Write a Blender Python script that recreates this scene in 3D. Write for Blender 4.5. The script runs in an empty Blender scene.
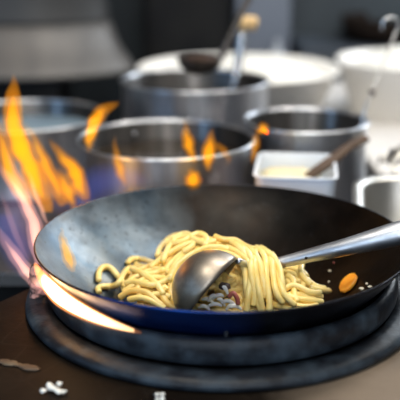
import bpy, math, random
from mathutils import Vector, Matrix, noise
random.seed(7)
S = bpy.context.scene
COL = S.collection
PI = math.pi
# ------------------------------------------------------------------ camera frame (metres, z = 0 is the burner deck)
PITCH = math.radians(17.1); FPX = 866.0; CAMZ = 0.409
CP, SP = math.cos(PITCH), math.sin(PITCH)
def ray(px, py):
    u = (px-200)/FPX; v = (200-py)/FPX
    return Vector((u, CP+v*SP, -SP+v*CP))
def P(px, py, y):                     # a point of the place at depth y
    d = ray(px, py); return Vector((0, 0, CAMZ)) + d*(y/d.y)
def PZ(px, py, z):                    # a point of the place at height z
    d = ray(px, py); return Vector((0, 0, CAMZ)) + d*((z-CAMZ)/d.z)

# ------------------------------------------------------------------ helpers
def tag(o, label=None, cat=None, group=None, kind=None):
    if label: o['label'] = label
    if cat: o['category'] = cat
    if group: o['group'] = group
    if kind: o['kind'] = kind
    return o
def thing(name, label, cat, loc=(0, 0, 0), group=None):
    o = bpy.data.objects.new(name, None); COL.objects.link(o); o.location = loc
    o.empty_display_size = .02
    return tag(o, label, cat, group)
def obj(name, vf, m, parent=None, origin=None, smooth=True):
    """vf in world coordinates"""
    vs, fs = vf
    vs = [Vector(v) for v in vs]
    if origin is None:
        if parent is not None: origin = Vector((0, 0, 0))
        else:
            n = len(vs)
            origin = Vector((sum(v.x for v in vs)/n, sum(v.y for v in vs)/n, min(v.z for v in vs)))
    origin = Vector(origin)
    base = Vector((0, 0, 0)); p = parent
    while p is not None:
        base += p.location; p = p.parent
    me = bpy.data.meshes.new(name)
    off = base if parent is not None else origin
    me.from_pydata([tuple(v-off) for v in vs], [], fs); me.update()
    import bmesh
    bm = bmesh.new(); bm.from_mesh(me); bmesh.ops.recalc_face_normals(bm, faces=bm.faces); bm.to_mesh(me); bm.free()
    if smooth:
        for f in me.polygons: f.use_smooth = True
    o = bpy.data.objects.new(name, me); COL.objects.link(o)
    o.data.materials.append(m)
    if parent is not None: o.parent = parent
    else: o.location = origin
    return o
def join(*vfs):
    V, F = [], []
    for vs, fs in vfs:
        n = len(V); V += list(vs); F += [tuple(i+n for i in f) for f in fs]
    return V, F
def bev(o, w=.003, seg=3):
    b = o.modifiers.new('b', 'BEVEL'); b.width = w; b.segments = seg; b.limit_method = 'ANGLE'
    return o
def box(a, b):
    x0, y0, z0 = a; x1, y1, z1 = b
    v = [(x0,y0,z0),(x1,y0,z0),(x1,y1,z0),(x0,y1,z0),(x0,y0,z1),(x1,y0,z1),(x1,y1,z1),(x0,y1,z1)]
    return v, [(0,3,2,1),(4,5,6,7),(0,1,5,4),(1,2,6,5),(2,3,7,6),(3,0,4,7)]
def rev(c, prof, n=96, closed=False):
    """lathe; prof = [(r,z)] absolute z"""
    V, F = [], []
    for (r, z) in prof:
        if r < 1e-6: V.append([(c[0], c[1], z)])
        else: V.append([(c[0]+r*math.cos(2*PI*i/n), c[1]+r*math.sin(2*PI*i/n), z) for i in range(n)])
    idx, flat = [], []
    for ring in V:
        idx.append(list(range(len(flat), len(flat)+len(ring)))); flat += ring
    k = len(V)
    for j in range(k if closed else k-1):
        a, b = idx[j], idx[(j+1) % k]
        for i in range(n):
            i2 = (i+1) % n
            if len(a) == 1 and len(b) == 1: continue
            if len(a) == 1: F.append((a[0], b[i], b[i2]))
            elif len(b) == 1: F.append((a[i], b[0], a[i2]))
            else: F.append((a[i], b[i], b[i2], a[i2]))
    return flat, F
def spline(pts, per=6):
    pts = [Vector(p) for p in pts]; out = []
    n = len(pts)
    for i in range(n-1):
        p0 = pts[max(i-1, 0)]; p1 = pts[i]; p2 = pts[i+1]; p3 = pts[min(i+2, n-1)]
        for k in range(per):
            t = k/per
            out.append(.5*((2*p1)+(p2-p0)*t+(2*p0-5*p1+4*p2-p3)*t*t+(3*p1-p0-3*p2+p3)*t**3))
    out.append(pts[-1]); return out
def tube(pts, rad, n=8, flat=1.0, axis=None):
    """capped tube; rad list or number; flat squashes along axis"""
    V, F = [], []
    m = len(pts); up = None
    for i, p in enumerate(pts):
        t = (pts[min(i+1, m-1)]-pts[max(i-1, 0)])
        if t.length < 1e-9: t = Vector((0, 0, 1))
        t.normalize()
        if axis is not None:
            b = Vector(axis); b = (b-t*b.dot(t)).normalized(); a = t.cross(b)
        else:
            if up is None:
                up = Vector((0, 0, 1)) if abs(t.z) < .9 else Vector((1, 0, 0))
            a = t.cross(up).normalized(); b = a.cross(t); up = b
        r = rad[i] if isinstance(rad, (list, tuple)) else rad
        for k in range(n):
            th = 2*PI*k/n
            V.append(p+a*(r*math.cos(th))+b*(r*flat*math.sin(th)))
    for i in range(m-1):
        for k in range(n):
            k2 = (k+1) % n
            F.append((i*n+k, i*n+k2, (i+1)*n+k2, (i+1)*n+k))
    F.append(tuple(range(n-1, -1, -1))); F.append(tuple((m-1)*n+k for k in range(n)))
    return V, F
def rounded(hx, hy, r, n=6):
    o = []
    for cx, cy, a0 in ((hx-r, hy-r, 0), (-hx+r, hy-r, PI/2), (-hx+r, -hy+r, PI), (hx-r, -hy+r, 1.5*PI)):
        for k in range(n+1):
            a = a0+PI/2*k/n; o.append((cx+r*math.cos(a), cy+r*math.sin(a)))
    return o
def pan_rect(c, rot, levels, n=6):
    """levels: (hx,hy,r,z): loft of rounded rectangles; ends capped"""
    V, F = [], []; m = 4*(n+1)
    cr, sr = math.cos(rot), math.sin(rot)
    for hx, hy, r, z in levels:
        for x, y in rounded(hx, hy, r, n): V.append((c[0]+x*cr-y*sr, c[1]+x*sr+y*cr, z))
    for j in range(len(levels)-1):
        for k in range(m):
            k2 = (k+1) % m; F.append((j*m+k, j*m+k2, (j+1)*m+k2, (j+1)*m+k))
    F.append(tuple(range(m-1, -1, -1))); F.append(tuple((len(levels)-1)*m+k for k in range(m)))
    return V, F
def blob(c, r, sub=2, amp=.25, sc=(1, 1, 1), seed=0, f=1.0):
    import bmesh
    bm = bmesh.new(); bmesh.ops.create_icosphere(bm, subdivisions=sub, radius=1)
    V = []
    for v in bm.verts:
        d = 1+amp*noise.noise(v.co*f+Vector((seed*3.1, seed, 0)))
        V.append((c[0]+v.co.x*r*d*sc[0], c[1]+v.co.y*r*d*sc[1], c[2]+v.co.z*r*d*sc[2]))
    F = [tuple(x.index for x in q.verts) for q in bm.faces]; bm.free()
    return V, F

# ------------------------------------------------------------------ materials
def mat(name, col, rough=.5, metal=0., col2=None, nscale=20, nlo=.4, nhi=.6, bump=0., bscale=60, rough2=None, spec=None, sss=0., stretch=None, alpha=None, trans=0.):
    m = bpy.data.materials.new(name); m.use_nodes = True
    nt = m.node_tree; N = nt.nodes; L = nt.links; b = N['Principled BSDF']
    b.inputs['Base Color'].default_value = (*col, 1); b.inputs['Roughness'].default_value = rough
    b.inputs['Metallic'].default_value = metal
    if spec is not None: b.inputs['Specular IOR Level'].default_value = spec
    if sss:
        b.inputs['Subsurface Weight'].default_value = sss; b.inputs['Subsurface Radius'].default_value = (.006, .004, .002)
        b.inputs['Subsurface Scale'].default_value = 1.0
    if trans: b.inputs['Transmission Weight'].default_value = trans
    tc = N.new('ShaderNodeTexCoord'); mp = N.new('ShaderNodeMapping'); L.new(tc.outputs['Object'], mp.inputs[0])
    if stretch: mp.inputs['Scale'].default_value = stretch
    nz = N.new('ShaderNodeTexNoise'); nz.inputs['Scale'].default_value = nscale; nz.inputs['Detail'].default_value = 6
    L.new(mp.outputs[0], nz.inputs['Vector'])
    rp = N.new('ShaderNodeMapRange'); rp.inputs[1].default_value = nlo; rp.inputs[2].default_value = nhi
    L.new(nz.outputs['Fac'], rp.inputs[0])
    if col2 is not None:
        mx = N.new('ShaderNodeMix'); mx.data_type = 'RGBA'
        mx.inputs[6].default_value = (*col, 1); mx.inputs[7].default_value = (*col2, 1)
        L.new(rp.outputs[0], mx.inputs[0]); L.new(mx.outputs[2], b.inputs['Base Color'])
    if rough2 is not None:
        mr = N.new('ShaderNodeMapRange'); mr.inputs[3].default_value = rough; mr.inputs[4].default_value = rough2
        L.new(rp.outputs[0], mr.inputs[0]); L.new(mr.outputs[0], b.inputs['Roughness'])
    if bump:
        n2 = N.new('ShaderNodeTexNoise'); n2.inputs['Scale'].default_value = bscale; n2.inputs['Detail'].default_value = 4
        L.new(mp.outputs[0], n2.inputs['Vector'])
        bp = N.new('ShaderNodeBump'); bp.inputs['Strength'].default_value = bump; bp.inputs['Distance'].default_value = .002
        L.new(n2.outputs['Fac'], bp.inputs['Height']); L.new(bp.outputs[0], b.inputs['Normal'])
    return m
M = {}
M['steel'] = mat('brushed_steel', (.55,.56,.58), .24, 1, (.42,.43,.45), 3, rough2=.32, stretch=(8,8,1))
M['pot_steel'] = mat('pot_steel', (.74,.75,.78), .36, .95, (.55,.57,.61), 4, rough2=.48, stretch=(12,12,.6))
M['ladle_steel'] = mat('ladle_steel', (.40,.35,.29), .38, 1, (.24,.205,.17), 40, rough2=.52, bump=.05)
M['handle_steel'] = mat('handle_steel', (.58,.60,.64), .36, 1, (.46,.49,.54), 40, rough2=.46)
M['dark_steel'] = mat('dark_ladle_steel', (.07,.06,.05), .4, .9, (.13,.11,.10), 30)
M['noodle'] = mat('noodle', (.95,.68,.20), .27, 0, (.95,.77,.32), 60, .35, .65, bump=.08, bscale=200, sss=.15)
M['noodle2'] = mat('noodle_browned', (.88,.58,.15), .3, 0, (.88,.65,.24), 60, .35, .65, bump=.08, bscale=200, sss=.15)
M['carrot'] = mat('carrot', (.95,.32,.02), .35, 0, (1.0,.42,.04), 90, sss=.1, bump=.1)
M['onion'] = mat('onion', (.86,.87,.84), .2, 0, (.92,.90,.84), 50, sss=.2)
M['mushroom'] = mat('mushroom', (.05,.04,.035), .4, 0, (.16,.10,.07), 80)
M['meat'] = mat('meat', (.32,.07,.06), .4, 0, (.5,.16,.12), 80)
M['garlic'] = mat('garlic', (.72,.62,.36), .6, 0, (.85,.78,.55), 120, bump=.8, bscale=180)
M['crumb'] = mat('crumb', (.78,.70,.52), .6)
M['rice'] = mat('rice', (.85,.84,.78), .5)
M['iron'] = mat('cast_iron', (.008,.010,.014), .46, .0, (.042,.060,.078), 30, .46, .76, bump=.5, bscale=90, rough2=.6, spec=.3)
M['char'] = mat('charred_lug', (.50,.26,.22), .8, 0, (.03,.02,.02), 120, .42, .55, bump=.8)
M['black'] = mat('black_enamel', (.006,.006,.007), .6, 0, (.010,.010,.010), 8, spec=.15)
M['cooktop'] = mat('cooktop_steel', (.05,.05,.055), .4, .5, (.09,.09,.10), 5)
M['white'] = mat('white_plastic', (.90,.88,.84), .45, 0, (.86,.84,.80), 5)
M['tub'] = mat('white_tub', (.80,.86,.95), .35, 0)
M['worktop'] = mat('white_worktop', (.72,.70,.67), .45, 0, (.62,.60,.58), 6)
M['wood'] = mat('dark_wood', (.09,.05,.028), .7, 0, (.06,.035,.02), 12, stretch=(1,1,6))
M['slate'] = mat('slate_cabinet', (.05,.065,.085), .5, 0, (.035,.045,.06), 3)
M['teal'] = mat('teal_wall', (.045,.06,.07), .6, 0, (.03,.04,.05), 2)
M['wall'] = mat('grey_wall', (.16,.16,.16), .55, 0, (.13,.13,.13), 3)
M['broth'] = mat('broth', (.025,.02,.018), .12, 0, (.05,.035,.02), 14)
M['water'] = mat('cloudy_water', (.20,.28,.34), .5, 0, (.16,.23,.30), 8)
M['sauce'] = mat('dark_sauce', (.035,.018,.012), .3, 0, (.07,.035,.02), 40, bump=.4)
M['foil'] = mat('foil', (.62,.61,.58), .3, 1, (.3,.29,.27), 30)
M['ceiling'] = mat('ceiling_paint', (.35,.35,.36), .7)
M['floor'] = mat('floor_tile', (.08,.075,.07), .5, 0, (.12,.11,.10), 3)
M['grey_tub'] = mat('grey_tub', (.33,.36,.40), .4)
M['yellow'] = mat('yellow_plastic', (.75,.50,.22), .4)
M['bottle'] = mat('pale_bottle', (.35,.38,.42), .25)
M['lit_panel'] = mat('panel_painted_light', (.155,.145,.135), .5, .2, (.12,.115,.11), 3, stretch=(4,1,1))

def brushed(m, amt=.85):
    nt = m.node_tree; b = nt.nodes['Principled BSDF']
    tg = nt.nodes.new('ShaderNodeTangent'); tg.direction_type = 'RADIAL'; tg.axis = 'Z'
    nt.links.new(tg.outputs[0], b.inputs['Tangent']); b.inputs['Anisotropic'].default_value = amt; b.inputs['Anisotropic Rotation'].default_value = .25
brushed(M['pot_steel'])
M['pot_inside'] = mat('dark_pot_inside', (.14,.13,.125), .32, .95, (.07,.07,.07), 5, rough2=.5, stretch=(10,10,.8))  # darker steel for the inner faces of the pots
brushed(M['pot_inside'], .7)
def wok_mat():
    m = bpy.data.materials.new('seasoned_wok_steel'); m.use_nodes = True
    nt = m.node_tree; N = nt.nodes; L = nt.links; b = N['Principled BSDF']
    tc = N.new('ShaderNodeTexCoord')
    def nz(s, d=6):
        n = N.new('ShaderNodeTexNoise'); n.inputs['Scale'].default_value = s; n.inputs['Detail'].default_value = d
        L.new(tc.outputs['Object'], n.inputs['Vector']); return n
    def rng(src, a, c, lo=0, hi=1):
        r = N.new('ShaderNodeMapRange'); r.inputs[1].default_value = a; r.inputs[2].default_value = c
        r.inputs[3].default_value = lo; r.inputs[4].default_value = hi; L.new(src, r.inputs[0]); return r.outputs[0]
    def mix(f, a, c):
        x = N.new('ShaderNodeMix'); x.data_type = 'RGBA'
        if hasattr(f, 'node'): L.new(f, x.inputs[0])
        else: x.inputs[0].default_value = f
        for k, q in ((6, a), (7, c)):
            if hasattr(q, 'node'): L.new(q, x.inputs[k])
            else: x.inputs[k].default_value = (*q, 1)
        return x.outputs[2]
    def math_(op, a, c):
        x = N.new('ShaderNodeMath'); x.operation = op; x.use_clamp = True
        for k, q in ((0, a), (1, c)):
            if hasattr(q, 'node'): L.new(q, x.inputs[k])
            else: x.inputs[k].default_value = q
        return x.outputs[0]
    sep = N.new('ShaderNodeSeparateXYZ'); L.new(tc.outputs['Object'], sep.inputs[0])
    # left: worn steel, reflected sheen painted in; right: brown-black oil seasoning
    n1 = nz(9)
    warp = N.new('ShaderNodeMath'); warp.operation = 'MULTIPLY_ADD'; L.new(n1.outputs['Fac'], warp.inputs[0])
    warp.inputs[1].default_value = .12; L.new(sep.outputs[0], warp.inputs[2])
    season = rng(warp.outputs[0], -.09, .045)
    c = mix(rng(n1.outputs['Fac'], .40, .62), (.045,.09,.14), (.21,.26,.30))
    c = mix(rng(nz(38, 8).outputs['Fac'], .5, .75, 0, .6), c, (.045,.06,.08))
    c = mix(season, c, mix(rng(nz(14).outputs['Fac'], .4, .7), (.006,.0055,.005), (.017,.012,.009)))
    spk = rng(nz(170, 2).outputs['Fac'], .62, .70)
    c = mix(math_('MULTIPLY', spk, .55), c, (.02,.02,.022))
    b.inputs['Metallic'].default_value = .85
    # outside: black steel, tempered blue where the flame has run along it (front-left)
    geo = N.new('ShaderNodeNewGeometry')
    out = N.new('ShaderNodeAttribute'); out.attribute_name = 'outside'
    vd = N.new('ShaderNodeVectorMath'); vd.operation = 'DISTANCE'; L.new(tc.outputs['Object'], vd.inputs[0]); vd.inputs[1].default_value = (-.06, -.19, .085)
    blue = math_('MULTIPLY', rng(vd.outputs['Value'], .035, .10, 1, 0), rng(nz(12).outputs['Fac'], .3, .6, .35, 1))
    co = mix(blue, mix(rng(nz(25).outputs['Fac'], .45, .7), (.012,.013,.02), (.03,.035,.05)), (.005,.05,.28))
    c = mix(out.outputs['Fac'], c, co)
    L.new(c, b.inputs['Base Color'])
    r = rng(nz(30).outputs['Fac'], .3, .7, .3, .46)
    L.new(r, b.inputs['Roughness'])
    bp = N.new('ShaderNodeBump'); bp.inputs['Strength'].default_value = .25; bp.inputs['Distance'].default_value = .001
    L.new(nz(110, 4).outputs['Fac'], bp.inputs['Height']); L.new(bp.outputs[0], b.inputs['Normal'])
    return m
M['wok'] = wok_mat()

def deck_mat():
    m = mat('greasy_deck', (.005,.0035,.0025), .45, 0, (.016,.011,.0075), 9, .35, .7, bump=.35, bscale=45, rough2=.6, spec=.06)
    nt = m.node_tree; N = nt.nodes; L = nt.links; b = N['Principled BSDF']
    src = b.inputs['Base Color'].links[0].from_socket
    tc = N.new('ShaderNodeTexCoord')
    # thin scratches and a dried smear
    w = N.new('ShaderNodeTexVoronoi'); w.feature = 'DISTANCE_TO_EDGE'; w.inputs['Scale'].default_value = 14
    n = N.new('ShaderNodeTexNoise'); n.inputs['Scale'].default_value = 6
    L.new(tc.outputs['Object'], n.inputs['Vector']); mv = N.new('ShaderNodeVectorMath'); mv.operation = 'MULTIPLY_ADD'
    L.new(n.outputs['Color'], mv.inputs[0]); mv.inputs[1].default_value = (.25,.25,.25); L.new(tc.outputs['Object'], mv.inputs[2]); L.new(mv.outputs[0], w.inputs['Vector'])
    r = N.new('ShaderNodeMapRange'); r.inputs[1].default_value = 0; r.inputs[2].default_value = .02; r.inputs[3].default_value = .12; r.inputs[4].default_value = 0
    L.new(w.outputs['Distance'], r.inputs[0])
    mx = N.new('ShaderNodeMix'); mx.data_type = 'RGBA'; L.new(r.outputs[0], mx.inputs[0]); L.new(src, mx.inputs[6]); mx.inputs[7].default_value = (.07,.055,.04,1)
    # lighter tan patch with an irregular edge, right of the burner
    vd = N.new('ShaderNodeVectorMath'); vd.operation = 'DISTANCE'; L.new(tc.outputs['Object'], vd.inputs[0]); vd.inputs[1].default_value = (.24, -.26, .95)
    n3 = N.new('ShaderNodeTexNoise'); n3.inputs['Scale'].default_value = 11; n3.inputs['Detail'].default_value = 6; L.new(tc.outputs['Object'], n3.inputs['Vector'])
    ma = N.new('ShaderNodeMath'); ma.operation = 'MULTIPLY_ADD'; L.new(n3.outputs['Fac'], ma.inputs[0]); ma.inputs[1].default_value = .16; L.new(vd.outputs['Value'], ma.inputs[2])
    r3 = N.new('ShaderNodeMapRange'); r3.inputs[1].default_value = .18; r3.inputs[2].default_value = .30; r3.inputs[3].default_value = 1; r3.inputs[4].default_value = 0; L.new(ma.outputs[0], r3.inputs[0])
    m3 = N.new('ShaderNodeMix'); m3.data_type = 'RGBA'; L.new(r3.outputs[0], m3.inputs[0]); L.new(mx.outputs[2], m3.inputs[6]); m3.inputs[7].default_value = (.20,.155,.115,1)
    L.new(m3.outputs[2], b.inputs['Base Color'])
    return m
M['deck'] = deck_mat()

def flame_mat(name, col, s, soot=0):
    m = bpy.data.materials.new(name); m.use_nodes = True
    nt = m.node_tree; nt.nodes.clear()
    o = nt.nodes.new('ShaderNodeOutputMaterial'); e = nt.nodes.new('ShaderNodeEmission')
    e.inputs[0].default_value = (*col, 1); e.inputs[1].default_value = s
    if soot:
        ab = nt.nodes.new('ShaderNodeVolumeAbsorption'); ab.inputs['Color'].default_value = (.9,.65,.05,1); ab.inputs['Density'].default_value = soot
        ad = nt.nodes.new('ShaderNodeAddShader'); nt.links.new(e.outputs[0], ad.inputs[0]); nt.links.new(ab.outputs[0], ad.inputs[1]); nt.links.new(ad.outputs[0], o.inputs['Volume'])
    else: nt.links.new(e.outputs[0], o.inputs['Volume'])
    try: m.cycles.homogeneous_volume = True
    except Exception: pass
    return m

# ------------------------------------------------------------------ the room
bc = -.06                                # top of the back counter
def struct(name, vf, m, smooth=False):
    o = obj(name, vf, m, smooth=smooth); o['kind'] = 'structure'; return o
struct('floor', box((-2.6,-1.6,-1.0),(2.6,3.5,-.95)), M['floor'])
struct('ceiling', box((-2.6,-1.6,1.65),(2.6,3.5,1.7)), M['ceiling'])
struct('wall_back', box((-2.6,3.3,-.95),(2.6,3.4,1.65)), M['teal'])
struct('wall_left', box((-2.6,-1.6,-.95),(-2.5,3.3,1.65)), M['wall'])
struct('wall_right', box((2.5,-1.6,-.95),(2.6,3.3,1.65)), M['wall'])
struct('wall_front', box((-2.5,-1.6,-.95),(2.5,-1.5,1.65)), M['wall'])

# back range (dark) and white prep table behind it
t = thing('back_range', 'black flat-topped range carrying the steel pots behind the wok', 'range', (0,1.6,-.95))
obj('side_shelf', box((.285,1.01,bc-.03),(.95,1.154,bc)), M['cooktop'], t, smooth=False)
bev(obj('body', box((-1.3,1.18,-.95),(.95,2.12,bc-.02)), M['black'], t, smooth=False))
bev(obj('cooktop', box((-1.3,1.168,bc-.02),(.95,2.12,bc)), M['cooktop'], t, smooth=False))
obj('front_trim', box((-1.3,1.156,bc-.016),(.95,1.167,bc+.001)), M['steel'], t, smooth=False)
t = thing('prep_table', 'long white-topped prep table behind the pots', 'table', (0,2.5,-.95))
bev(obj('tabletop', box((-.17,2.13,bc-.04),(1.9,2.87,bc)), M['worktop'], t, smooth=False))
for lx, ly in ((-.13,2.2),(1.8,2.2),(-.13,2.82),(1.8,2.82)):
    obj('leg', box((lx-.02,ly-.02,-.95),(lx+.02,ly+.02,bc-.041)), M['steel'], t, smooth=False)
cb = obj('cutting_board', pan_rect((.63,1.87), 0, [(.27,.23,.03,bc+.001),(.275,.235,.03,bc+.003),(.275,.235,.03,bc+.014),(.27,.23,.03,bc+.016)]), M['worktop'], smooth=False)
tag(cb, 'large white cutting board lying right of the steel pots', 'cutting board')

# splashback on the left, upper shade and lower light painted into its colours
t = thing('splashback', 'grey metal splashback curving forward into a cove painted as lit behind the left pots', 'splashback', (-.9,2.62,-.95))
def cove(prof):
    path = [(-1.9,2.62,0),(-1.2,2.62,0),(-.8,2.62,0),(-.55,2.62,0)]
    path += [(-.55+.30*math.sin(a*PI/24), 2.92-.30*math.cos(a*PI/24), a*PI/24) for a in range(1,9)]
    V, F = [], []; k = len(prof)
    for x, y, a in path:
        for o_, z in prof: V.append((x+o_*math.sin(a), y-o_*math.cos(a), z))
        for o_, z in prof[::-1]: V.append((x+(o_-.012)*math.sin(a), y-(o_-.012)*math.cos(a), z))
    m = 2*k
    for i in range(len(path)-1):
        for j in range(m):
            j2 = (j+1) % m; F.append((i*m+j, i*m+j2, (i+1)*m+j2, (i+1)*m+j))
    F.append(tuple(range(m-1,-1,-1))); F.append(tuple((len(path)-1)*m+j for j in range(m)))
    return V, F
obj('upper_shaded', cove([(0,1.3),(0,.6),(0,.30),(.002,.22),(.008,.16),(.012,.145)]), mat('panel_painted_shade', (.045,.045,.046), .5, .1, (.032,.033,.034), 2), t)  # darker colour stands in for shade on the same metal
obj('lower_lit', cove([(.012,.1445),(.022,.12),(.036,.09),(.056,.06),(.08,.035),(.10,.01),(.105,0)]), M['lit_panel'], t)  # paler colour stands in for light falling on the cove
obj('base', box((-1.9,2.56,-.95),(-.42,2.86,-.001)), M['black'], t, smooth=False)

# dark equipment at the back
t = thing('oven_cabinet', 'tall black oven cabinet standing behind the rear stockpot', 'cabinet', (-.05,2.95,-.95))
bev(obj('body', box((-.19,2.98,-.95),(.10,3.25,1.1)), M['black'], t, smooth=False))
bev(obj('door', box((-.17,2.955,-.5),(.08,2.978,.9)), M['black'], t, smooth=False))
t = thing('upright_cabinet', 'slate grey upright cabinet right of the black oven cabinet', 'cabinet', (.24,2.97,-.95))
bev(obj('body', box((.12,3.0,-.95),(.31,3.25,1.0)), M['slate'], t, smooth=False))
bev(obj('door', box((.125,2.98,-.6),(.305,2.998,.95)), mat('slate_door', (.12,.14,.18), .4), t, smooth=False))
t = thing('low_cabinet', 'low dark cabinet against the back wall carrying a black frying pan', 'cabinet', (.85,3.1,-.95))
bev(obj('body', box((.34,2.90,-.95),(1.6,3.28,.045)), M['slate'], t, smooth=False))
for k in range(2):
    bev(obj('door', box((.36+k*.62,2.882,-.7),(.96+k*.62,2.899,.02)), M['teal'], t, smooth=False))

# ------------------------------------------------------------------ burner deck + burner
WX, WY, WR, WZ, WD = .025, .941, .211, .076, .11
def deck():
    poly = [(-.52,.50),(-.30,.30),(.62,.30),(.62,1.0),(.275,1.0),(.255,1.152),(-.08,1.152)]
    n = 96; R = .198; V = []; F = []
    def edge(th):
        d = Vector((math.cos(th), math.sin(th))); best = 9
        for i in range(len(poly)):
            a = Vector(poly[i])-Vector((WX,WY)); b = Vector(poly[(i+1) % len(poly)])-Vector((WX,WY)); e = b-a
            den = d.x*e.y-d.y*e.x
            if abs(den) < 1e-9: continue
            tt = (a.x*e.y-a.y*e.x)/den; s = (a.x*d.y-a.y*d.x)/den
            if tt > 0 and -1e-6 <= s <= 1+1e-6: best = min(best, tt)
        return d*best
    ths = [2*PI*i/n for i in range(n)]
    for p in poly:
        a = math.atan2(p[1]-WY, p[0]-WX) % (2*PI)
        j = min(range(n), key=lambda i: abs(ths[i]-a)); ths[j] = a
    for z in (0, -.035):
        for th in ths:
            V.append((WX+R*math.cos(th), WY+R*math.sin(th), z))
        for th in ths:
            q = edge(th); V.append((WX+q.x, WY+q.y, z))
    for i in range(n):
        j = (i+1) % n
        F += [(i,j,n+j,n+i),(2*n+i,3*n+i,3*n+j,2*n+j),(i,2*n+i,2*n+j,j),(n+i,n+j,3*n+j,3*n+i)]
    return V, F
t = thing('burner_deck', 'greasy dark brown steel deck around the wok burner in front', 'stove', (WX, WY, -.95))
obj('deck_plate', deck(), M['deck'], t, smooth=False)
obj('cabinet', box((-.18,.42,-.95),(.60,1.0,-.30)), M['black'], t, smooth=False)
obj('burner_well', rev((WX,WY), [(.1975,-.036),(.1975,-.12),(.12,-.28),(0,-.285),(0,-.289),(.13,-.285),(.204,-.12),(.204,-.036)], closed=False), M['black'], t)

t = thing('wok_burner', 'black cast iron double ring burner under the big wok', 'burner', (WX, WY, 0))
obj('upper_ring', rev((WX,WY), [(.190,.041),(.1925,.043),(.1975,.0425),(.2005,.039),(.2015,.032),(.2015,.022),(.199,.016),(.196,.0135),(.191,.015),(.1895,.028)], closed=True), M['iron'], t)
obj('lower_ring', rev((WX,WY), [(.1985,.0132),(.208,.0135),(.2195,.0125),(.2255,.009),(.2265,.005),(.224,.001),(.2185,.0003),(.2015,.0003),(.1985,.004)], closed=True), M['iron'], t)
def lug(th, m, r0, z0, z1, w):
    c = Vector((WX+r0*math.cos(th), WY+r0*math.sin(th), 0))
    pts = spline([c+Vector((0,0,z0+(z1-z0)*k/4)) for k in range(5)], 4); n_ = len(pts)
    vf = tube(pts, [w*(1-.45*max(0,i/(n_-1)-.7)/.3)*(1+.3*noise.noise(Vector((i*.5,th,0)))) for i in range(n_)], 14)
    return obj('lug', vf, m, t)
l_ = lug(math.radians(187), M['char'], .2125, .010, .050, .0088); l_['label'] = 'flaking reddish charred lug'
for th in (30, 150, 270): lug(math.radians(th), M['iron'], .1895, .015, .0475, .0035)
obj('burner_head', rev((WX,WY), [(0,-.26),(.06,-.26),(.07,-.24),(.065,-.21),(.03,-.20),(0,-.20)], 48), M['iron'], t)

# ------------------------------------------------------------------ wok
RHO = (WR*WR+WD*WD)/(2*WD)
def wokz(x, y):
    r2 = (x-WX)**2+(y-WY)**2
    if r2 > WR*WR: return WZ+ (math.sqrt(r2)-WR)*2
    return WZ-WD+RHO-math.sqrt(RHO*RHO-r2)
def wok():
    n = 160; k = 26; prof = []
    for i in range(k+1):
        r = WR*i/k; prof.append((r, WZ-WD+RHO-math.sqrt(RHO*RHO-r*r)))
    prof += [(WR+.0006, WZ+.0012), (WR+.0016, WZ+.0012), (WR+.0022, WZ)]
    ni = len(prof)
    for i in range(k, -1, -1):
        r = WR*i/k; prof.append((r+.0018*r/WR*.6, WZ-WD+RHO-math.sqrt(RHO*RHO-r*r)-.0018))
    vf = rev((WX,WY), prof, n)
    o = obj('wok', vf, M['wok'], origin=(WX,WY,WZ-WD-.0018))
    at = o.data.attributes.new('outside', 'FLOAT', 'POINT')
    idx = 0
    for j, (r, z) in enumerate(prof):
        c = 1 if r < 1e-6 else n
        for q in range(c): at.data[idx].value = 1.0 if j >= ni-3 else 0.0; idx += 1
    return tag(o, 'big round-bottomed carbon steel wok holding the noodles over the flames', 'wok')
wok()

# ------------------------------------------------------------------ noodles
def dome(x, y, cx, cy, ax, ay, zb, H):
    q = 1-((x-cx)/ax)**2-((y-cy)/ay)**2
    return zb+H*math.sqrt(q) if q > 0 else -9
def surf(x, y):
    return max(wokz(x, y),
               dome(x, y, .012, .992, .105, .120, -.040, .088),
               dome(x, y, .060, .970, .070, .090, -.045, .085),
               dome(x, y, .105, .955, .065, .085, -.035, .060),
               dome(x, y, -.055, .950, .070, .085, -.045, .066))
def hit(px, py, lift):
    d = ray(px, py); o = Vector((0,0,CAMZ))
    t0 = .79/d.y
    while t0 < 1.4:
        p = o+d*t0
        if (p.x-WX)**2+(p.y-WY)**2 < WR*WR and p.z < surf(p.x, p.y)+lift: return p
        t0 += .0008
    return o+d*(1.0/d.y)
NR = .0037
def smooth_pts(pts, it=2):
    for _ in range(it):
        pts = [pts[0]]+[(pts[i-1]+pts[i]*2+pts[i+1])/4 for i in range(1, len(pts)-1)]+[pts[-1]]
    return pts
LAB = {
 'left': ('thick yellow noodle in the heap left of the ladle bowl', 'noodles left of the ladle bowl'),
 'top': ('thick yellow noodle on the crest of the heap above the ladle bowl', 'noodles on the crest of the heap'),
 'hang': ('thick yellow noodle hanging down between ladle bowl and ladle handle', 'noodles hanging beside the ladle bowl'),
 'right': ('thick yellow noodle trailing in the tail of the heap below the ladle handle', 'noodles trailing below the ladle handle'),
}
def noodle(pp, lift, region, label=None, r=NR, m='noodle', clear=True):
    n = len(pp)
    lf = lift if isinstance(lift, (list, tuple)) else [lift]*n
    # dense pixel path first so the strand follows the heap
    dense = spline([Vector((x, y, l*1000)) for (x, y), l in zip(pp, lf)], 5)
    pts = [hit(q.x, min(q.y,315), q.z/1000) for q in dense]
    pts = smooth_pts(pts, 4)
    pts = spline(pts[::2]+([pts[-1]] if (len(pts)-1) % 2 else []), 3)
    k = len(pts)
    rad = [r*(1+.10*noise.noise(p*60)) for p in pts]
    rad[0] *= .55; rad[-1] *= .55
    o = obj('noodle', tube(pts, rad, 9), M[m])
    if label: tag(o, label, 'noodle')
    else: tag(o, LAB[region][0], 'noodle', LAB[region][1])
    return o
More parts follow.
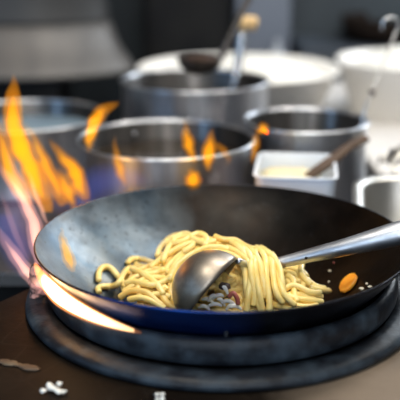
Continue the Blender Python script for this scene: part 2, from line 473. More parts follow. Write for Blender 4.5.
def c3(pts): return [(85+x/4, 225+y/4) for x, y in pts]
def c1(pts): return [(160+x/4, 240+y/4) for x, y in pts]
def c2(pts): return [(230+x/3.636, 230+y/3.636) for x, y in pts]
noodle(c3([(55,225),(54,195),(68,170),(95,168),(118,188),(138,214),(160,236),(190,250)]), [.004]*6+[.004,.002], 'left', 'noodle end arching up in a hook at the far left of the heap')
noodle(c3([(58,272),(50,252),(75,245),(110,246),(135,232),(150,205),(165,180),(195,170),(250,182)]), [.004,.004,.004,.006,.008,.008,.006,.005,.005], 'left', 'noodle snaking out lowest at the far left of the heap')
A = [c3([(170,155),(185,137),(220,135),(270,150),(315,168)]), c3([(195,215),(240,190),(290,175),(340,188)]),
     c3([(150,250),(180,222),(220,200),(270,195),(320,178)]), c3([(135,292),(170,268),(210,262),(250,272),(280,300),(310,325)]),
     c3([(180,275),(240,258),(290,285),(340,315),(390,338)]), c3([(338,232),(345,260),(350,290),(368,322)]),
     c3([(230,300),(210,262),(225,235),(265,228),(310,240),(330,262)]), c3([(160,235),(200,225),(250,240),(300,235),(350,200)]),
     c3([(390,85),(350,120),(322,160),(302,200),(298,240),(310,280)]), c3([(400,112),(372,140),(352,175),(340,210)]),
     c3([(150,270),(190,245),(240,215),(300,210),(345,225)]), c3([(170,300),(220,290),(270,305),(320,335)]),
     c3([(200,155),(240,170),(290,165),(330,140),(360,110)]), c3([(155,262),(175,240),(185,215),(205,190),(240,172),(280,160)]),
     c3([(250,310),(262,285),(300,275),(340,290)]), c3([(185,175),(215,185),(255,210),(290,240),(315,280)])]
for i, a in enumerate(A): noodle(a, .004+.0035*(i % 4), 'left', m='noodle2' if i % 5 == 3 else 'noodle')
B = [c3([(290,125),(298,95),(325,65),(362,42),(395,45),(405,75),(385,92),(355,95),(340,75)]), c3([(345,105),(338,78),(360,58),(388,62),(395,88)]),
     c1([(58,195),(68,142),(108,92),(168,56),(240,46),(298,72),(338,108)]), c1([(40,165),(60,110),(110,66),(180,32),(250,28),(310,55)]),
     c1([(10,150),(40,95),(95,50),(150,28),(215,5),(280,15)]), c1([(52,170),(40,208),(60,250),(105,284)]),
     c1([(12,180),(8,225),(40,262),(98,290)]), [(163,262),(168,248),(178,238),(190,237),(203,243),(216,241)],
     [(185,243),(198,238),(212,240),(226,246),(240,246),(252,251)], [(205,248),(220,243),(236,243),(248,249),(258,258)],
     [(172,240),(184,233),(194,238),(192,247),(182,252)], [(214,236),(224,240),(236,240),(246,247),(262,251)],
     [(160,255),(172,252),(186,247),(200,250),(214,248)], [(230,250),(242,246),(254,249),(264,256),(268,266)],
     [(150,268),(162,258),(174,250),(190,243),(206,240)], [(165,244),(176,243),(186,240),(197,233),(207,237),(205,246)]]
for i, a in enumerate(B): noodle(a, .005+.003*(i % 4), 'top', m='noodle2' if i % 5 == 1 else 'noodle')
H = [c2([(0,42),(35,62),(62,100),(76,160),(68,225),(60,300)]), c2([(25,50),(60,72),(88,130),(95,200),(112,300)]),
     c2([(98,60),(88,100),(96,170),(108,235),(118,300)]), c2([(100,62),(128,100),(132,170),(142,235),(145,300)]),
     c2([(110,62),(150,90),(178,130),(188,180),(196,245)]), c2([(128,80),(152,115),(158,175),(168,230),(196,268)]),
     c2([(150,85),(172,120),(180,180),(196,235),(240,275)]), c2([(60,60),(85,80),(110,120),(120,180),(130,250)]),
     c2([(90,70),(75,110),(80,180),(92,260)])]
for i, a in enumerate(H):
    n = len(a); noodle(a, [.010]+[.027+.002*(i % 3)]*(n-2)+[.018], 'hang')
T = [c2([(190,150),(230,160),(262,188),(300,212),(366,222)]), c2([(200,182),(250,215),(310,238),(332,243)]),
     c2([(180,230),(240,250),(300,256),(336,262)]), c2([(190,250),(225,270),(275,282),(320,275)]),
     c2([(235,138),(268,165),(290,190),(318,208),(345,212)]), c2([(198,142),(238,142),(256,168),(268,188),(262,215)]),
     c2([(150,270),(200,282),(250,292)]), c2([(195,218),(222,202),(252,207),(290,228),(332,228)]),
     c2([(182,200),(210,185),(240,182),(275,195),(300,222)]), c2([(200,240),(230,232),(270,240),(310,252)]),
     c2([(205,165),(225,175),(235,200),(232,232),(245,262)]), c2([(262,125),(258,150),(270,175),(296,196)]),
     c2([(170,290),(220,262),(265,262),(305,272),(330,268)]), c2([(190,130),(215,128),(240,135),(262,150),(280,172)])]
TL = {0: 'noodle tip reaching furthest right out of the heap'}
for i, a in enumerate(T): noodle(a, .004+.003*(i % 4), 'right', TL.get(i))
noodle([(218,252),(229,254),(237,258),(243,266),(246,280),(247,298)], [.010,.022,.026,.026,.024,.018], 'hang', 'noodle draped over the joint of ladle bowl and handle')
noodle([(226,247),(236,251),(245,258),(252,270),(255,290),(254,306)], [.010,.022,.028,.030,.026,.018], 'hang')
# the strands under them
def inside(x, y):
    top = [(118,276),(135,262),(155,256),(168,244),(182,238),(215,240),(245,245),(262,254),(285,268),(305,280),(318,290)]
    if x < 120 or x > 312: return False
    for (x0,y0),(x1,y1) in zip(top, top[1:]):
        if x0 <= x <= x1: return y0+(y1-y0)*(x-x0)/(x1-x0)+3 < y < 316
    return False
cnt = 0
while cnt < 80:
    x, y = random.uniform(120,312), random.uniform(240,316)
    if not inside(x, y): continue
    a = random.uniform(-.9,.9) if random.random() < .75 else random.uniform(0, 2*PI)
    if 235 < x < 275: a = PI/2+random.uniform(-.3,.3)
    pts = [(x, y)]; cur = random.uniform(-.35,.35)
    for k in range(random.randint(4, 7)):
        a += cur+random.uniform(-.25,.25)
        nx, ny = pts[-1][0]+11*math.cos(a), pts[-1][1]+8*math.sin(a)
        if not inside(nx, ny): a += PI*.5; cur = -cur; continue
        pts.append((nx, ny))
    if len(pts) < 4: continue
    mx = sum(p[0] for p in pts)/len(pts); my = sum(p[1] for p in pts)/len(pts)
    reg = 'left' if mx < 176 else ('right' if mx > 276 else ('top' if my < 258 or mx < 236 else 'hang'))
    noodle(pts, random.uniform(-.003,.003), reg, m='noodle2' if random.random() < .4 else 'noodle'); cnt += 1

# ------------------------------------------------------------------ ladle scooping the noodles
AX_R = Vector((1,0,0)); AX_U = Vector((0,SP,CP)); AX_B = Vector((0,-CP,SP))
def camvec(a, b, c): return (AX_R*a+AX_U*b+AX_B*c).normalized()
LC = P(212, 290, .886)
LN = camvec(.74, -.62, .16)                 # the opening faces right and down
LR, LDp = .045, .044
e1 = (P(241,264,.900)-LC); e1 = (e1-LN*e1.dot(LN)).normalized(); e2 = LN.cross(e1)
def bowl():
    V, F = [], []; n = 48; k = 12; th = .0011
    for s in (0, 1):
        for i in range(k+1):
            a = (PI/2)*i/k                       # 0 apex .. rim
            for j in range(n):
                b = 2*PI*j/n; R = LR-th*s; D = LDp-th*s
                V.append(LC-LN*(D*math.cos(a))+(e1*math.cos(b)+e2*math.sin(b))*(R*math.sin(a)))
    m = (k+1)*n
    for s in (0, 1):
        for i in range(k):
            for j in range(n):
                j2 = (j+1) % n; F.append((s*m+i*n+j, s*m+i*n+j2, s*m+(i+1)*n+j2, s*m+(i+1)*n+j))
    for j in range(n):
        j2 = (j+1) % n; F.append((k*n+j, k*n+j2, m+k*n+j2, m+k*n+j))
    return V, F
t = thing('ladle', 'large steel ladle scooping noodles, its thick tapered handle leaving over the right rim', 'ladle', LC)
obj('bowl', bowl(), M['ladle_steel'], t)
h0 = LC+e1*LR
hp = [h0+e1*-.002, P(256,266,.935), P(280,262.5,.935), P(310,255.5,.93), P(350,246,.92), P(400,233,.915), P(450,220,.92), P(520,202,.925)]
hr = [.0035,.0050,.0064,.0080,.0102,.0138,.0155,.0155]
dn = spline(hp, 6); rr = [r.x for r in spline([Vector((r,0,0)) for r in hr], 6)]
h_ = obj('handle', tube(dn, rr, 32), M['handle_steel'], t)
c = P(306,258,.921); obj('rivet', blob(c, .0016, 2, 0), M['black'], t)

# food held in and under the ladle
for k, (x, y, a, L, w) in enumerate([(208,302,.3,13,3.2),(221,303,.7,10,2),(231,308,-.4,11,2),(212,299,-.6,10,2),(218,298,-.25,12,3),(228,304,.1,14,3.4),(214,307,-.1,16,3.2),(236,309,.2,12,3),(225,291,.9,9,2.6),(204,309,.2,12,3.2)]):
    yy = .880 if k < 4 else .884
    p = [P(x+L*s*math.cos(a), y+L*s*math.sin(a)-3*(1-4*s*s), yy-.004*k*.3) for s in (-.5,-.25,0,.25,.5)]
    o = obj('onion_slice', tube(spline(p, 4), [.0009+.0014*math.sin(PI*(i+.5)/17) for i in range(17)], 10, flat=.45, axis=AX_B), M['onion'])
    tag(o, 'translucent pale onion slice at the mouth of the ladle bowl', 'onion', 'onion slices at the mouth of the ladle')
o = obj('mushroom_piece', blob(P(225,286,.880), .006, 2, .5, (1.1,.6,.8), 3), M['mushroom']); tag(o, 'dark grey mushroom scrap tucked at the mouth of the ladle bowl', 'mushroom')
o = obj('meat_strip', tube(spline([P(229,297,.878),P(233,293,.878),P(237,298,.876),P(238,304,.876)], 4), .0026, 10), M['meat']); tag(o, 'reddish meat strip between the onion slices and the hanging noodles', 'meat')

# carrot slice: a bevelled octagon leaning on the wok wall
def wpt(px, py, lift=0): return hit(px, py, lift)
def wn(p): return (Vector((WX, WY, WZ-WD+RHO))-p).normalized()
cp = wpt(349, 283.5, .003)
nn = wn(cp); u = Vector((1,0,0)); u = (u-nn*u.dot(nn)).normalized(); v = nn.cross(u)
def carrot():
    V, F = [], []; n = 16
    outl = [(9.5,1),(8.5,6.5),(4.5,9.8),(-1,9.2),(-6,6),(-9.5,.5),(-9.8,-5),(-7,-9),(-2,-9.6),(3,-7.5),(7,-4)]
    n = len(outl)
    for s, k in ((-.0018,1),(-.0010,1.06),(.0010,1.06),(.0018,1)):
        for x, y in outl: V.append(cp+nn*(s+.0012)+u*(x*.00125*k)+v*(y*.00165*k))
    for j in range(3):
        for i in range(n):
            i2 = (i+1) % n; F.append((j*n+i, j*n+i2, (j+1)*n+i2, (j+1)*n+i))
    F.append(tuple(range(n-1,-1,-1))); F.append(tuple(3*n+i for i in range(n)))
    return V, F
o = obj('carrot_slice', carrot(), M['carrot'], smooth=False); tag(o, 'bright orange carrot slice stuck to the right wall of the wok', 'carrot')
CR = [(362,289,.0022,'left of two pale scraps right of the carrot slice'),(367,284,.0016,'tiny pale scrap just right of the carrot slice, uppermost of them'),
      (370,287,.0018,'thin pale scrap furthest right beside the carrot slice'),(330,271,.0018,'pale crumb alone midway between handle and carrot slice'),
      (329,282,.0014,'pale crumb left of the carrot slice above the noodle tip'),(394,279,.0012,'tiny crumb near the right rim of the wok'),(334,263,.0012,'tiny reddish crumb under the ladle handle')]
for k, (x, y, r, lab) in enumerate(CR):
    p = wpt(x, y, .001); n_ = wn(p)
    o = obj('food_crumb', blob(p+n_*.0005, r, 2, .5, (1.6 if k in (0,2) else 1, 1, .8), k), M['crumb'] if k < 6 else M['meat']); tag(o, lab, 'crumb')
for k, (x, y, r, lab) in enumerate([(52,391,.0075,'white clump of rice on the brown deck at lower left'),(161,399,.005,'small white rice clump on the deck at the bottom edge'),(62,394,.004,'small white crumb right of the rice clump at lower left')]):
    p = PZ(x, y, 0); V = []
    parts = [blob((p.x+random.uniform(-1,1)*r*.9, p.y+random.uniform(-1,1)*r*.9, .002+random.uniform(0,.3)*r), r*.42, 2, .5, (1,1,.7), i+k) for i in range(7)]
    vs, fs = join(*parts); vs = [(a,b,max(c_,.0006)) for a,b,c_ in vs]
    o = obj('rice_clump', (vs, fs), M['rice']); tag(o, lab, 'rice')
p = PZ(14, 364, 0); V = []
vs, fs = join(*[blob((p.x-.012+.008*i, p.y+.004-.0035*i, .0008), .0055+.002*math.sin(i*2), 2, .5, (1.3,.8,.15), i+11) for i in range(5)])
o = obj('dried_sauce', (vs, fs), mat('dried_sauce', (.12,.085,.05), .6, 0, (.08,.05,.03), 60)); tag(o, 'flat brown smear of dried sauce on the deck at far left', 'sauce')

# ------------------------------------------------------------------ pots
def pot(cpx, cpy, halfw, zr, label, inner_z, floor_z=None, name='stockpot', flare=0., cont=None, rim=.004):
    e = PITCH-math.atan((200-cpy)/FPX)
    h = CAMZ-zr; y = h/math.tan(e); d = ray(cpx, cpy); q = Vector((0,0,CAMZ))+d*(y/d.y)
    R = halfw/FPX*(q-Vector((0,0,CAMZ))).dot(Vector((0,CP,-SP)))
    c = (q.x, q.y); zb = bc+.0005
    t = thing(name, label, 'pot', (q.x, q.y, zb))
    Rb = R-flare
    prof = [(0,zb),(Rb-.012,zb),(Rb-.003,zb+.003),(Rb,zb+.012),(R,zr-.006),(R+rim*.6,zr-.005),(R+rim,zr-.002),(R+rim*.6,zr),(R-.001,zr),(R-.003,zr-.004),
            (Rb-.003,zb+.014),(Rb-.010,zb+.005),(0,zb+.004)]
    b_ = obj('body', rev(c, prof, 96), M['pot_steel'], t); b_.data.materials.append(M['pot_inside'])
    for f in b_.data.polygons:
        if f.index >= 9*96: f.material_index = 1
    return t, c, R, zr
pt, pc, pR, pz = pot(166, 137, 88, .095, 'wide steel stockpot with dark broth directly behind the wok', 0)
for s in (-.06, .03):
    a = math.acos(max(-1, min(1, s/pR))); a = a if a > 0 else -a
    obj('rivet', blob((pc[0]+s, pc[1]+math.sqrt(pR*pR-s*s)-.005, pz-.022), .0035, 2, 0, (1,.5,1)), M['handle_steel'], pt)
o = obj('broth', rev(pc, [(0,.050),(pR-.009,.050),(pR-.0085,.060),(pR-.010,.0615),(0,.0615)], 96), M['broth']); tag(o, 'dark broth filling the wide stockpot directly behind the wok', 'broth')
pt, pc, pR, pz = pot(24, 114, 80, .075, 'wide steel stockpot with cloudy bluish water at far left', 0)
o = obj('cooking_water', rev(pc, [(0,.030),(pR-.009,.030),(pR-.0085,.042),(pR-.010,.0435),(0,.0435)], 96), M['water']); tag(o, 'cloudy bluish water filling the far left stockpot', 'water')
PC = pot(195, 79, 73, .125, 'steel stockpot furthest back, under the hanging sauce ladle', 0)
PD = pot(306, 119, 61, .105, 'steel stockpot on the right behind the white tub of garlic', 0)

# ladles leaning in the pots
def rod_ladle(name, label, top, low, bc_, r, m, bm_, R=.03, hook=True):
    t = thing(name, label, 'ladle', low)
    pts = [Vector(low)+(Vector(top)-Vector(low))*s for s in (0,.25,.5,.75,1)]
    if hook: pts += [Vector(top)+Vector((.012,0,.012)), Vector(top)+Vector((.022,0,.004)), Vector(top)+Vector((.02,0,-.012))]
    obj('handle', tube(spline(pts, 5), r, 12), m, t)
    c = Vector(bc_); V = [(R*math.sin(PI/2*i/10), -R*.75*math.cos(PI/2*i/10)) for i in range(11)]
    prof = [(a, c.z+b) for a, b in V]+[(a*.96, c.z+b*.94) for a, b in V[::-1]]
    obj('bowl', rev((c.x,c.y), prof, 48), bm_, t); return t
# ladle with dark sauce held over the rear pot
c = P(200, 58, 1.66)
bR = 22/FPX*1.70
t = thing('sauce_ladle', 'dark ladle of brown sauce held over the rearmost stockpot', 'ladle', c)
prof = [(bR*math.sin(PI/2*i/12), c.z-bR*.75*math.cos(PI/2*i/12)) for i in range(13)]
prof += [(bR+.001, c.z+.001), (bR-.002, c.z+.001)]+[(a*.95, c.z-(c.z-b)*.93) for a, b in prof[:13][::-1]]
obj('bowl', rev((c.x,c.y), prof, 64), M['dark_steel'], t)
hd = spline([Vector((c.x+bR*.95, c.y, c.z)), P(226,45,1.66), P(236,24,1.665), P(246,4,1.67), P(262,-30,1.68)], 6)
obj('handle', tube(hd, [.006+.0008*math.sin(i*.1) for i in range(len(hd))], 16, flat=.5, axis=(0,-1,.3)), M['dark_steel'], t)
o = obj('sauce', rev((c.x,c.y), [(0,c.z-.012),(bR*.86,c.z-.010),(bR*.90,c.z-.004),(bR*.6,c.z+.001),(0,c.z+.004)], 48), M['sauce']); tag(o, 'dark brown sauce heaped in the hanging sauce ladle', 'sauce')
# upright ladle with yellow-tipped handle in the rear pot
tp, lo = P(243, 32, 1.80), P(229, 92, 1.79); lo.z = .02
t = thing('upright_ladle', 'grey ladle standing in the rear stockpot with a pale yellow grip', 'ladle', lo)
obj('handle', tube(spline([lo, lo*.6+tp*.4, tp], 8), .0085, 14, flat=.5, axis=(0,-1,.3)), M['steel'], t)
tp2 = P(248, 21, 1.80)
obj('grip', pan_rect((tp2.x, tp2.y), 0, [(.017,.008,.006,tp2.z-.018),(.020,.010,.008,tp2.z-.006),(.020,.010,.008,tp2.z+.006),(.012,.006,.005,tp2.z+.010)]), M['yellow'], t)
obj('bowl', rev((lo.x,lo.y), [(.03*math.sin(PI/2*i/8), lo.z-.0+.0-.02*math.cos(PI/2*i/8)) for i in range(9)]+[(.028*math.sin(PI/2*i/8), lo.z-.018*math.cos(PI/2*i/8)) for i in range(8,-1,-1)], 32), M['steel'], t)
# thin skimmer handle leaning out of the right pot
c_ = PD[1]; low = Vector((c_[0]+.07, c_[1]-.02, -.02)); rimp = P(365, 110, c_[1]-.005); top = P(396, 32, c_[1]+.06)
t = thing('thin_ladle', 'thin steel rod-handled ladle leaning out of the right stockpot', 'ladle', low)
pts = [low, rimp, rimp.lerp(top,.25), rimp.lerp(top,.6), top, P(399,24,c_[1]+.06), P(394,18,c_[1]+.06), P(384,20,c_[1]+.06), P(382,30,c_[1]+.06)]
obj('handle', tube(spline(pts, 6), .0024, 12), M['steel'], t)
obj('collar', blob(rimp.lerp(top,.22), .006, 2, .1, (1,1,1.3)), M['dark_steel'], t)
obj('bowl', rev((low.x-.025,low.y), [(.03*math.sin(PI/2*i/8), low.z+.01-.02*math.cos(PI/2*i/8)) for i in range(9)]+[(.028*math.sin(PI/2*i/8), low.z+.01-.018*math.cos(PI/2*i/8)) for i in range(8,-1,-1)], 32), M['steel'], t)

# ------------------------------------------------------------------ tub of garlic with spoon
q = PZ(296, 165, .075); tc_ = (q.x, q.y)
lev = [(.050,.060,.012,bc+.0005),(.058,.072,.014,.073),(.061,.075,.016,.073),(.061,.075,.016,.0755),(.0565,.0705,.013,.0755),(.049,.059,.011,bc+.004)]
o = obj('garlic_tub', pan_rect(tc_, -.12, lev), M['tub'], smooth=False); tag(o, 'small white plastic tub of chopped garlic behind the wok', 'tub'); bev(o,.001,2)
o = obj('chopped_garlic', join(pan_rect((tc_[0]-.008,tc_[1]), -.12, [(.040,.055,.02,.030),(.046,.061,.02,.052),(.030,.045,.02,.060),(.012,.02,.008,.063)]),
    *[blob((tc_[0]-.008+random.uniform(-.035,.035), tc_[1]+random.uniform(-.05,.05), .057), .004, 1, .4, (1,1,.7), i) for i in range(60)]), M['garlic'])
tag(o, 'heap of pale yellow chopped garlic inside the white tub', 'garlic', kind='stuff')
sp = [P(303,180,q.y-.012), P(318,170,q.y+.0), P(335,158,q.y+.03), P(350,146,q.y+.055), P(366,138,q.y+.075)]
o = thing('wooden_spoon', 'dark wooden spoon sticking out of the garlic tub', 'spoon', sp[0])
dn = spline(sp, 6)
obj('handle', tube(dn, [.0072+.004*math.sin(PI*min(1,i/20))*.6+(.0015 if i > 18 else 0) for i in range(len(dn))], 14, flat=.55, axis=(0,-.4,1)), M['wood'], o)
obj('spoon_bowl', blob(sp[0]+Vector((-.012,-.005,-.006)), .012, 3, .05, (1.4,1,.5)), M['wood'], o)

# ------------------------------------------------------------------ steel tray and foil at right
tr = (.46, 1.385); rot = math.radians(-9)
def tray(c, rot, hx, hy, zt, zb):
    return pan_rect(c, rot, [(hx-.018,hy-.018,.06,zb),(hx-.008,hy-.008,.065,zt-.004),(hx+.004,hy+.004,.07,zt-.003),(hx+.006,hy+.006,.072,zt),(hx+.002,hy+.002,.068,zt+.002),
        (hx-.008,hy-.008,.062,zt),(hx-.012,hy-.012,.06,zt-.006),(hx-.022,hy-.022,.05,zb+.003)], 8)
q1 = PZ(353, 181, .05)
cr, sr = math.cos(rot), math.sin(rot)
hx, hy = .17, .125
ctr = (q1.x+hx*cr+hy*sr*-1*-1-.004, q1.y-hy*cr+hx*sr)
ctr = (q1.x+hx-.012, q1.y-hy+.01)
o = obj('steel_tray', tray(ctr, rot, hx, hy, .05, bc+.0005), mat('tray_steel', (.50,.49,.46), .38, .95, (.40,.39,.36), 6)); tag(o, 'deep stainless steel tray with rounded corner right of the wok', 'tray')
TRAY = ctr
# crumpled foil sheet behind the tray
def foil():
    n = 26; V = []; F = []
    o0 = PZ(402, 165, .02)
    for i in range(n):
        for j in range(n):
            x = (i/(n-1)-.5)*.20; y = (j/(n-1)-.5)*.13
            z = .062+.020*noise.noise(Vector((x*22, y*22, 1)))+.014*noise.noise(Vector((x*60+3, y*60, 7)))-1.5*(x*x+y*y)*2.2
            V.append((.445+x-.02+.02*noise.noise(Vector((x*30,y*30,4))), 1.46+y, z))
    for i in range(n-1):
        for j in range(n-1): F.append((i*n+j, (i+1)*n+j, (i+1)*n+j+1, i*n+j+1))
    return V, F
o = obj('foil_sheet', foil(), M['foil'], smooth=False)
so = o.modifiers.new('s', 'SOLIDIFY'); so.thickness = .0008
tag(o, 'crumpled silver foil wrap behind the steel tray at the right edge', 'foil')
vs, fs = pan_rect((.435,1.46), 0, [(.07,.04,.02,bc+.0005),(.08,.05,.02,-.02),(.08,.05,.02,-.01),(.03,.02,.01,.0)])
o = obj('food_tin', (vs, fs), M['steel']); tag(o, 'low steel tin under the crumpled foil at the right edge', 'tin')

# ------------------------------------------------------------------ white basins
def basin(cpx, cpy, halfw, zr, label, zb):
    e = PITCH-math.atan((200-cpy)/FPX)
    y = (CAMZ-zr)/math.tan(e); d = ray(cpx, cpy); q = Vector((0,0,CAMZ))+d*(y/d.y)
    R = halfw/FPX*(q-Vector((0,0,CAMZ))).dot(Vector((0,CP,-SP)))
    prof = [(0,zb),(R*.78,zb),(R*.80,zb+.004),(R*.97,zr-.012),(R,zr-.010),(R+.004,zr-.004),(R,zr),(R-.01,zr-.002),(R*.78,zb+.012),(0,zb+.008)]
    o = obj('white_basin', rev((q.x,q.y), prof, 96), M['white']); tag(o, label, 'basin'); return q, R
b1, R1 = basin(238, 66, 100, .085, 'wide white plastic basin behind the rearmost stockpot', bc+.0005)
b2, R2 = basin(412, 58, 74, .09, 'white round basin at the right edge near the back', bc+.0005)
for q_, R_, lab, hh in ((b1, R1, 'white rice heaped in the wide basin behind the pots', .085), (b2, R2, 'white rice heaped in the right-hand basin', .095)):
    V, F = rev((q_.x,q_.y), [(0,.01),(R_*.84,.01),(R_*.92,.05),(R_*.80,.070),(R_*.5,hh+.012),(R_*.2,hh+.022),(0,hh+.022)], 64)
    V = [(x, y, z+(.008*noise.noise(Vector((x*14,y*14,0))) if z > .06 else 0)) for x, y, z in V]
    tag(obj('cooked_rice', (V, F), M['rice']), lab, 'rice', kind='stuff')
qg = PZ(281, 104, .01)
o = obj('grey_container', pan_rect((qg.x, qg.y-.01), 0, [(.026,.03,.006,bc+.0005),(.03,.034,.008,.008),(.032,.036,.008,.012),(.028,.032,.006,.012)]), M['grey_tub']); tag(o, 'small grey plastic container between rear stockpot and right stockpot', 'container')
# bottle standing by the cabinets and frying pan
qb = P(277, 50, 2.82)
o = thing('squeeze_bottle', 'small pale squeeze bottle on the prep table behind the wide basin', 'bottle', (qb.x, qb.y, bc))
obj('body', rev((qb.x,qb.y), [(0,bc+.0005),(.028,bc+.0005),(.030,bc+.01),(.030,qb.z-.02),(.014,qb.z+.0),(.010,qb.z+.01),(0,qb.z+.01)], 32), M['bottle'], o)
obj('nozzle', rev((qb.x,qb.y), [(0,qb.z+.011),(.011,qb.z+.011),(.005,qb.z+.035),(0,qb.z+.035)], 24), M['bottle'], o)
c = Vector((.70, 3.12, .0455))
t = thing('frying_pan', 'black frying pan resting on the low cabinet by the back wall', 'pan', c)
obj('body', rev((c.x,c.y), [(0,c.z),(.165,c.z),(.18,c.z+.006),(.197,c.z+.085),(.200,c.z+.085),(.183,c.z+.004),(.165,c.z+.006),(0,c.z+.006)], 64), mat('pan_black', (.012,.008,.006), .8, spec=.1), t)
obj('handle', tube([c+Vector((.198,-.02,.080)), c+Vector((.26,-.03,.092)), c+Vector((.32,-.04,.102))], [.008,.009,.011], 12, flat=.6), M['wood'], t)

# ------------------------------------------------------------------ flames (glowing gas volumes)
FY = flame_mat('flame_yellow', (1.0,.47,.010), 105, 110)
FO = flame_mat('flame_orange', (1.0,.36,.02), 38, 70)
FW = flame_mat('flame_white_hot', (1.0,.62,.30), 420)
FP = flame_mat('flame_pink', (1.0,.50,.32), 95)
FP2 = flame_mat('flame_pink_edge', (.9,.42,.38), 25)
FB = flame_mat('flame_blue', (.08,.13,.70), 2.2)
FV = flame_mat('flame_violet', (.40,.20,.50), 1.3)
def flame(name, pts, rad, m, label, core=None, cs=.5, flat=.7, n=20, wob=.18, seed=0):
    """pts: list of (px,py,y)"""
    P3 = [P(*p) for p in pts]; dn = spline(P3, 7)
    rr = [r.x for r in spline([Vector((r,0,0)) for r in rad], 7)]
    k = len(dn)
    dn = [p+Vector((.004*noise.noise(Vector((i*.21,seed,0))),0,0)) for i, p in enumerate(dn)]
    rr = [max(.0003, r*(1+wob*noise.noise(Vector((i*.35,seed+5,0))))) for i, r in enumerate(rr)]
    o = obj(name, tube(dn, rr, n, flat=flat, axis=(0,-1,.2)), m)
    tag(o, label, 'flame')
    if core:
        a, b = int(k*.12), int(k*.86)
        obj('flame_core', tube(dn[a:b], [r*cs*math.sin(PI*(i+.6)/(b-a+.2))**.6 for i, r in enumerate(rr[a:b])], n, flat=flat, axis=(0,-1,.2)), core, o)
    if name == 'flame_haze':
        for cs_ in (.78,.56,.34): obj('flame_core', tube([p+Vector((.006*(1-cs_)*math.sin(i*.4),0,0)) for i, p in enumerate(dn)], [r*cs_ for r in rr], n, flat=flat, axis=(0,-1,.2)), m, o)
    return o
flame('flame_tongue', [(47,212,1.10),(38,185,1.11),(24,155,1.12),(14,125,1.13),(13,100,1.13),(14,74,1.14)], [.008,.015,.015,.014,.012,.001], FO, 'tallest yellow flame tongue rising at far left', FY, .72, seed=1)
flame('flame_tongue', [(64,205,1.12),(55,185,1.12),(44,160,1.13),(34,140,1.14),(26,122,1.14)], [.006,.012,.010,.006,.001], FO, 'orange flame tongue right of the tallest one at left', FY, .45, seed=2)
flame('flame_tongue', [(86,200,1.14),(80,186,1.14),(74,170,1.15),(60,155,1.15),(50,138,1.16)], [.006,.013,.012,.008,.001], FO, 'broad flame tongue over the left back rim of the wok', FY, .6, seed=3)
flame('flame_tongue', [(88,152,1.17),(90,140,1.17),(93,125,1.17),(102,112,1.17),(118,102,1.17)], [.002,.008,.010,.010,.002], FO, 'detached yellow flame in front of the left rim of the wide stockpot', FY, .75, seed=4)
flame('flame_tongue', [(124,186,1.16),(121,172,1.16),(117,156,1.16),(114,136,1.17)], [.002,.008,.006,.001], FO, 'faint narrow flame in front of the wide stockpot', FY, .4, seed=5)
flame('flame_tongue', [(196,162,1.17),(190,150,1.17),(187,138,1.17),(185,120,1.17)], [.004,.008,.009,.001], FO, 'left of two joined flames before the wide stockpot', FY, .55, seed=6)
flame('flame_tongue', [(208,172,1.17),(208,158,1.17),(210,145,1.17),(212,128,1.17)], [.002,.010,.010,.001], FO, 'right of two joined flames before the wide stockpot', FY, .6, seed=7)
flame('flame_tongue', [(225,166,1.17),(228,158,1.17),(222,150,1.17),(216,142,1.17)], [.001,.004,.006,.002], FO, 'small faint flame right of the two joined flames', None, seed=7.5)
flame('flame_tongue', [(193,190,1.15),(193,182,1.15),(193,175,1.15),(194,168,1.15)], [.008,.012,.010,.001], FO, 'round yellow flame peeking over the back rim of the wok', FY, .6, seed=8)
flame('flame_tongue', [(252,165,1.17),(254,152,1.17),(256,140,1.17),(258,132,1.17)], [.001,.006,.006,.002], FO, 'thin orange flame wisp left of the garlic tub', FY, .35, seed=9)
flame('flame_tongue', [(262,134,1.17),(262,131,1.17),(263,127,1.17),(263,122,1.17)], [.003,.009,.009,.003], FO, 'little round flame floating above the garlic tub', FY, .6, seed=10)
flame('flame_streak', [(50,285,.90),(44,262,.93),(36,235,.97),(26,205,1.0),(12,182,1.03),(-4,160,1.05)], [.006,.011,.011,.009,.008,.001], FP2, 'pale pink flame streak curving up outside the left rim', FP, .6, seed=11)
flame('flame_streak', [(48,292,.88),(38,283,.90),(24,268,.93),(10,248,.96),(-6,225,.98)], [.006,.009,.009,.008,.004], FP2, 'low orange pink flame streak reaching the left frame edge', FP, .5, seed=12)
flame('flame_streak', [(50,232,1.02),(44,215,1.04),(34,190,1.06),(27,168,1.08)], [.001,.004,.0045,.001], FP2, 'thin pink flame streak between the tall tongue and the rim', FP, .6, seed=13)
flame('flame_haze', [(40,268,.98),(28,240,1.02),(18,205,1.06),(10,170,1.10)], [.010,.028,.030,.008], FV, 'violet haze of flame left of the wok', None, seed=14)
flame('flame_haze', [(60,215,1.14),(56,195,1.15),(50,178,1.16),(44,155,1.16)], [.010,.028,.024,.006], FV, 'dusky violet flame haze above the left back rim', None, seed=15)
flame('flame_haze', [(70,222,1.16),(84,196,1.165),(104,182,1.17),(128,178,1.17),(150,182,1.17)], [.010,.026,.028,.020,.004], FB, 'blue flame haze in front of the wide stockpot', None, seed=16)
flame('flame_haze', [(26,275,1.0),(14,250,1.03),(4,215,1.06)], [.008,.022,.020], FB, 'deep blue flame haze low at the left edge', None, seed=17)
flame('flame_streak', [(40,225,1.04),(30,205,1.05),(20,180,1.07),(6,150,1.09)], [.002,.006,.006,.001], FP2, 'orange pink flame streak below the tallest tongue', FO, .6, seed=21)
flame('flame_streak', [(30,262,.98),(18,240,1.0),(8,212,1.02),(0,190,1.03)], [.001,.004,.004,.001], FP2, 'dim thin flame streak crossing the blue haze at left', None, seed=22)
flame('flame_tongue', [(74,208,1.13),(70,196,1.135),(64,182,1.14),(58,166,1.15)], [.003,.010,.009,.001], FO, 'short orange flame tongue just outside the left back rim', FY, .5, seed=23)
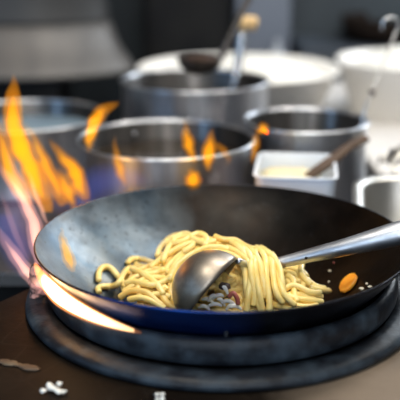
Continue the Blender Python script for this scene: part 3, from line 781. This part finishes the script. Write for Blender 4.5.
flame('flame_tongue', [(30,205,1.10),(18,188,1.11),(8,165,1.12),(2,140,1.13),(-2,118,1.14)], [.004,.011,.011,.009,.001], FO, 'yellow flame tongue cut by the left frame edge', FY, .55, seed=24)
# flame running out between the wok and the ring
def arc(th0, th1, r0, r1, z0, z1, n=9):
    o = []
    for i in range(n):
        q = i/(n-1); a = math.radians(th0+(th1-th0)*q); r = r0+(r1-r0)*q
        o.append(Vector((WX+r*math.cos(a), WY+r*math.sin(a), z0+(z1-z0)*q)))
    return o
dn = spline(arc(194, 246, .212, .2005, .060, .0425), 5); k = len(dn)
rr = [.0235*(min(1,(i+2)/16)**.8)*(max(0.02,1-i/(k-1))**.62) for i in range(k)]
ax = (math.cos(math.radians(215)), math.sin(math.radians(215)), -.3)
o = obj('rim_flame', tube(dn, rr, 24, flat=.4, axis=ax), flame_mat('flame_hot_edge', (1.0,.34,.10), 60))
tag(o, 'white-hot flame bursting out between wok and burner ring at left', 'flame')
obj('flame_core', tube(dn[9:-2], [r*.75 for r in rr[9:-2]], 24, flat=.4, axis=ax), FW, o)
flame('flame_tongue', [(74,272,.885),(70,262,.89),(66,250,.895),(63,240,.90),(60,228,.905)], [.002,.0075,.0065,.005,.001], FO, 'yellow flame reflection, built as a small glowing lick, inside the left wall of the wok', FY, .6, seed=19)  # glowing volume standing in for a flame's reflection in the wok

# ------------------------------------------------------------------ lights
def area(name, loc, tgt, sx, sy, power, col):
    l = bpy.data.lights.new(name, 'AREA'); l.shape = 'RECTANGLE'; l.size = sx; l.size_y = sy; l.energy = power; l.color = col
    o = bpy.data.objects.new(name, l); COL.objects.link(o); o.location = loc
    o.rotation_euler = (Vector(tgt)-Vector(loc)).to_track_quat('-Z', 'Y').to_euler(); return o
area('window_light', (1.35, 3.0, 1.05), (.0,.9,0), .9, .8, 26, (.86,.93,1.0))
area('ceiling_lamp', (-.1, .55, 1.6), (.05,1.0,0), .9, .35, 16, (1.0,.93,.80))
area('basin_fill', (.65, 1.55, 1.6), (.5,2.2,0), 1.2, .3, 30, (1.0,.94,.86))  # unseen fill light, moved forward to brighten the basin sides
area('front_fill', (.2, -.9, 1.5), (.1,1.8,-.1), 1.6, .5, 17, (.93,.96,1.0))  # unseen fill light added to brighten the pot sides
area('pot_fill_left', (-.85, -1.4, .45), (0,1.4,0), .35, .9, 13, (.66,.82,1.0))  # fill light added behind the camera for highlights on the pots
area('pot_fill_right', (.40, -1.4, .45), (0,1.4,0), .30, .9, 12, (.80,.90,1.0))  # second added fill, for another streak on the pots
area('blue_fill_left', (-2.2, -.3, .7), (0,1.2,0), 1.0, .9, 15, (.32,.60,1.0))  # unseen blue light added for the blue under the ladle handle
area('cove_fill', (-1.0, 2.15, .75), (-1.0,2.60,0.02), .9, .06, 1.5, (1.0,.84,.70))  # unseen warm strip light added to brighten the splashback cove
def pt_(loc, e, col, r=.02):
    l = bpy.data.lights.new('flame_light', 'POINT'); l.energy = e; l.color = col; l.shadow_soft_size = r
    o = bpy.data.objects.new('flame_light', l); COL.objects.link(o); o.location = loc
pt_(P(22,150,1.13), .35, (1,.55,.15)); pt_(P(74,175,1.16), .3, (1,.55,.15)); pt_(P(205,150,1.18), .15, (1,.55,.15))
w = bpy.data.worlds.new('world'); S.world = w; w.use_nodes = True
w.node_tree.nodes['Background'].inputs[0].default_value = (.5,.6,.75,1); w.node_tree.nodes['Background'].inputs[1].default_value = .05

# ------------------------------------------------------------------ camera
cam = bpy.data.cameras.new('camera'); co = bpy.data.objects.new('camera', cam); COL.objects.link(co)
co.location = (0,0,CAMZ); co.rotation_euler = (PI/2-PITCH,0,0)
cam.sensor_width = 36; cam.lens = FPX/400*36; cam.clip_start = .01
cam.dof.use_dof = True; cam.dof.focus_distance = .94; cam.dof.aperture_fstop = 3.3
S.camera = co
S.view_settings.view_transform = 'Standard'; S.view_settings.look = 'None'; S.view_settings.gamma = 1; S.view_settings.exposure = 0
S.view_settings.use_curve_mapping = False
S.cycles.use_denoising = True
S.cycles.max_bounces = 8
S.cycles.caustics_reflective = False; S.cycles.caustics_refractive = False
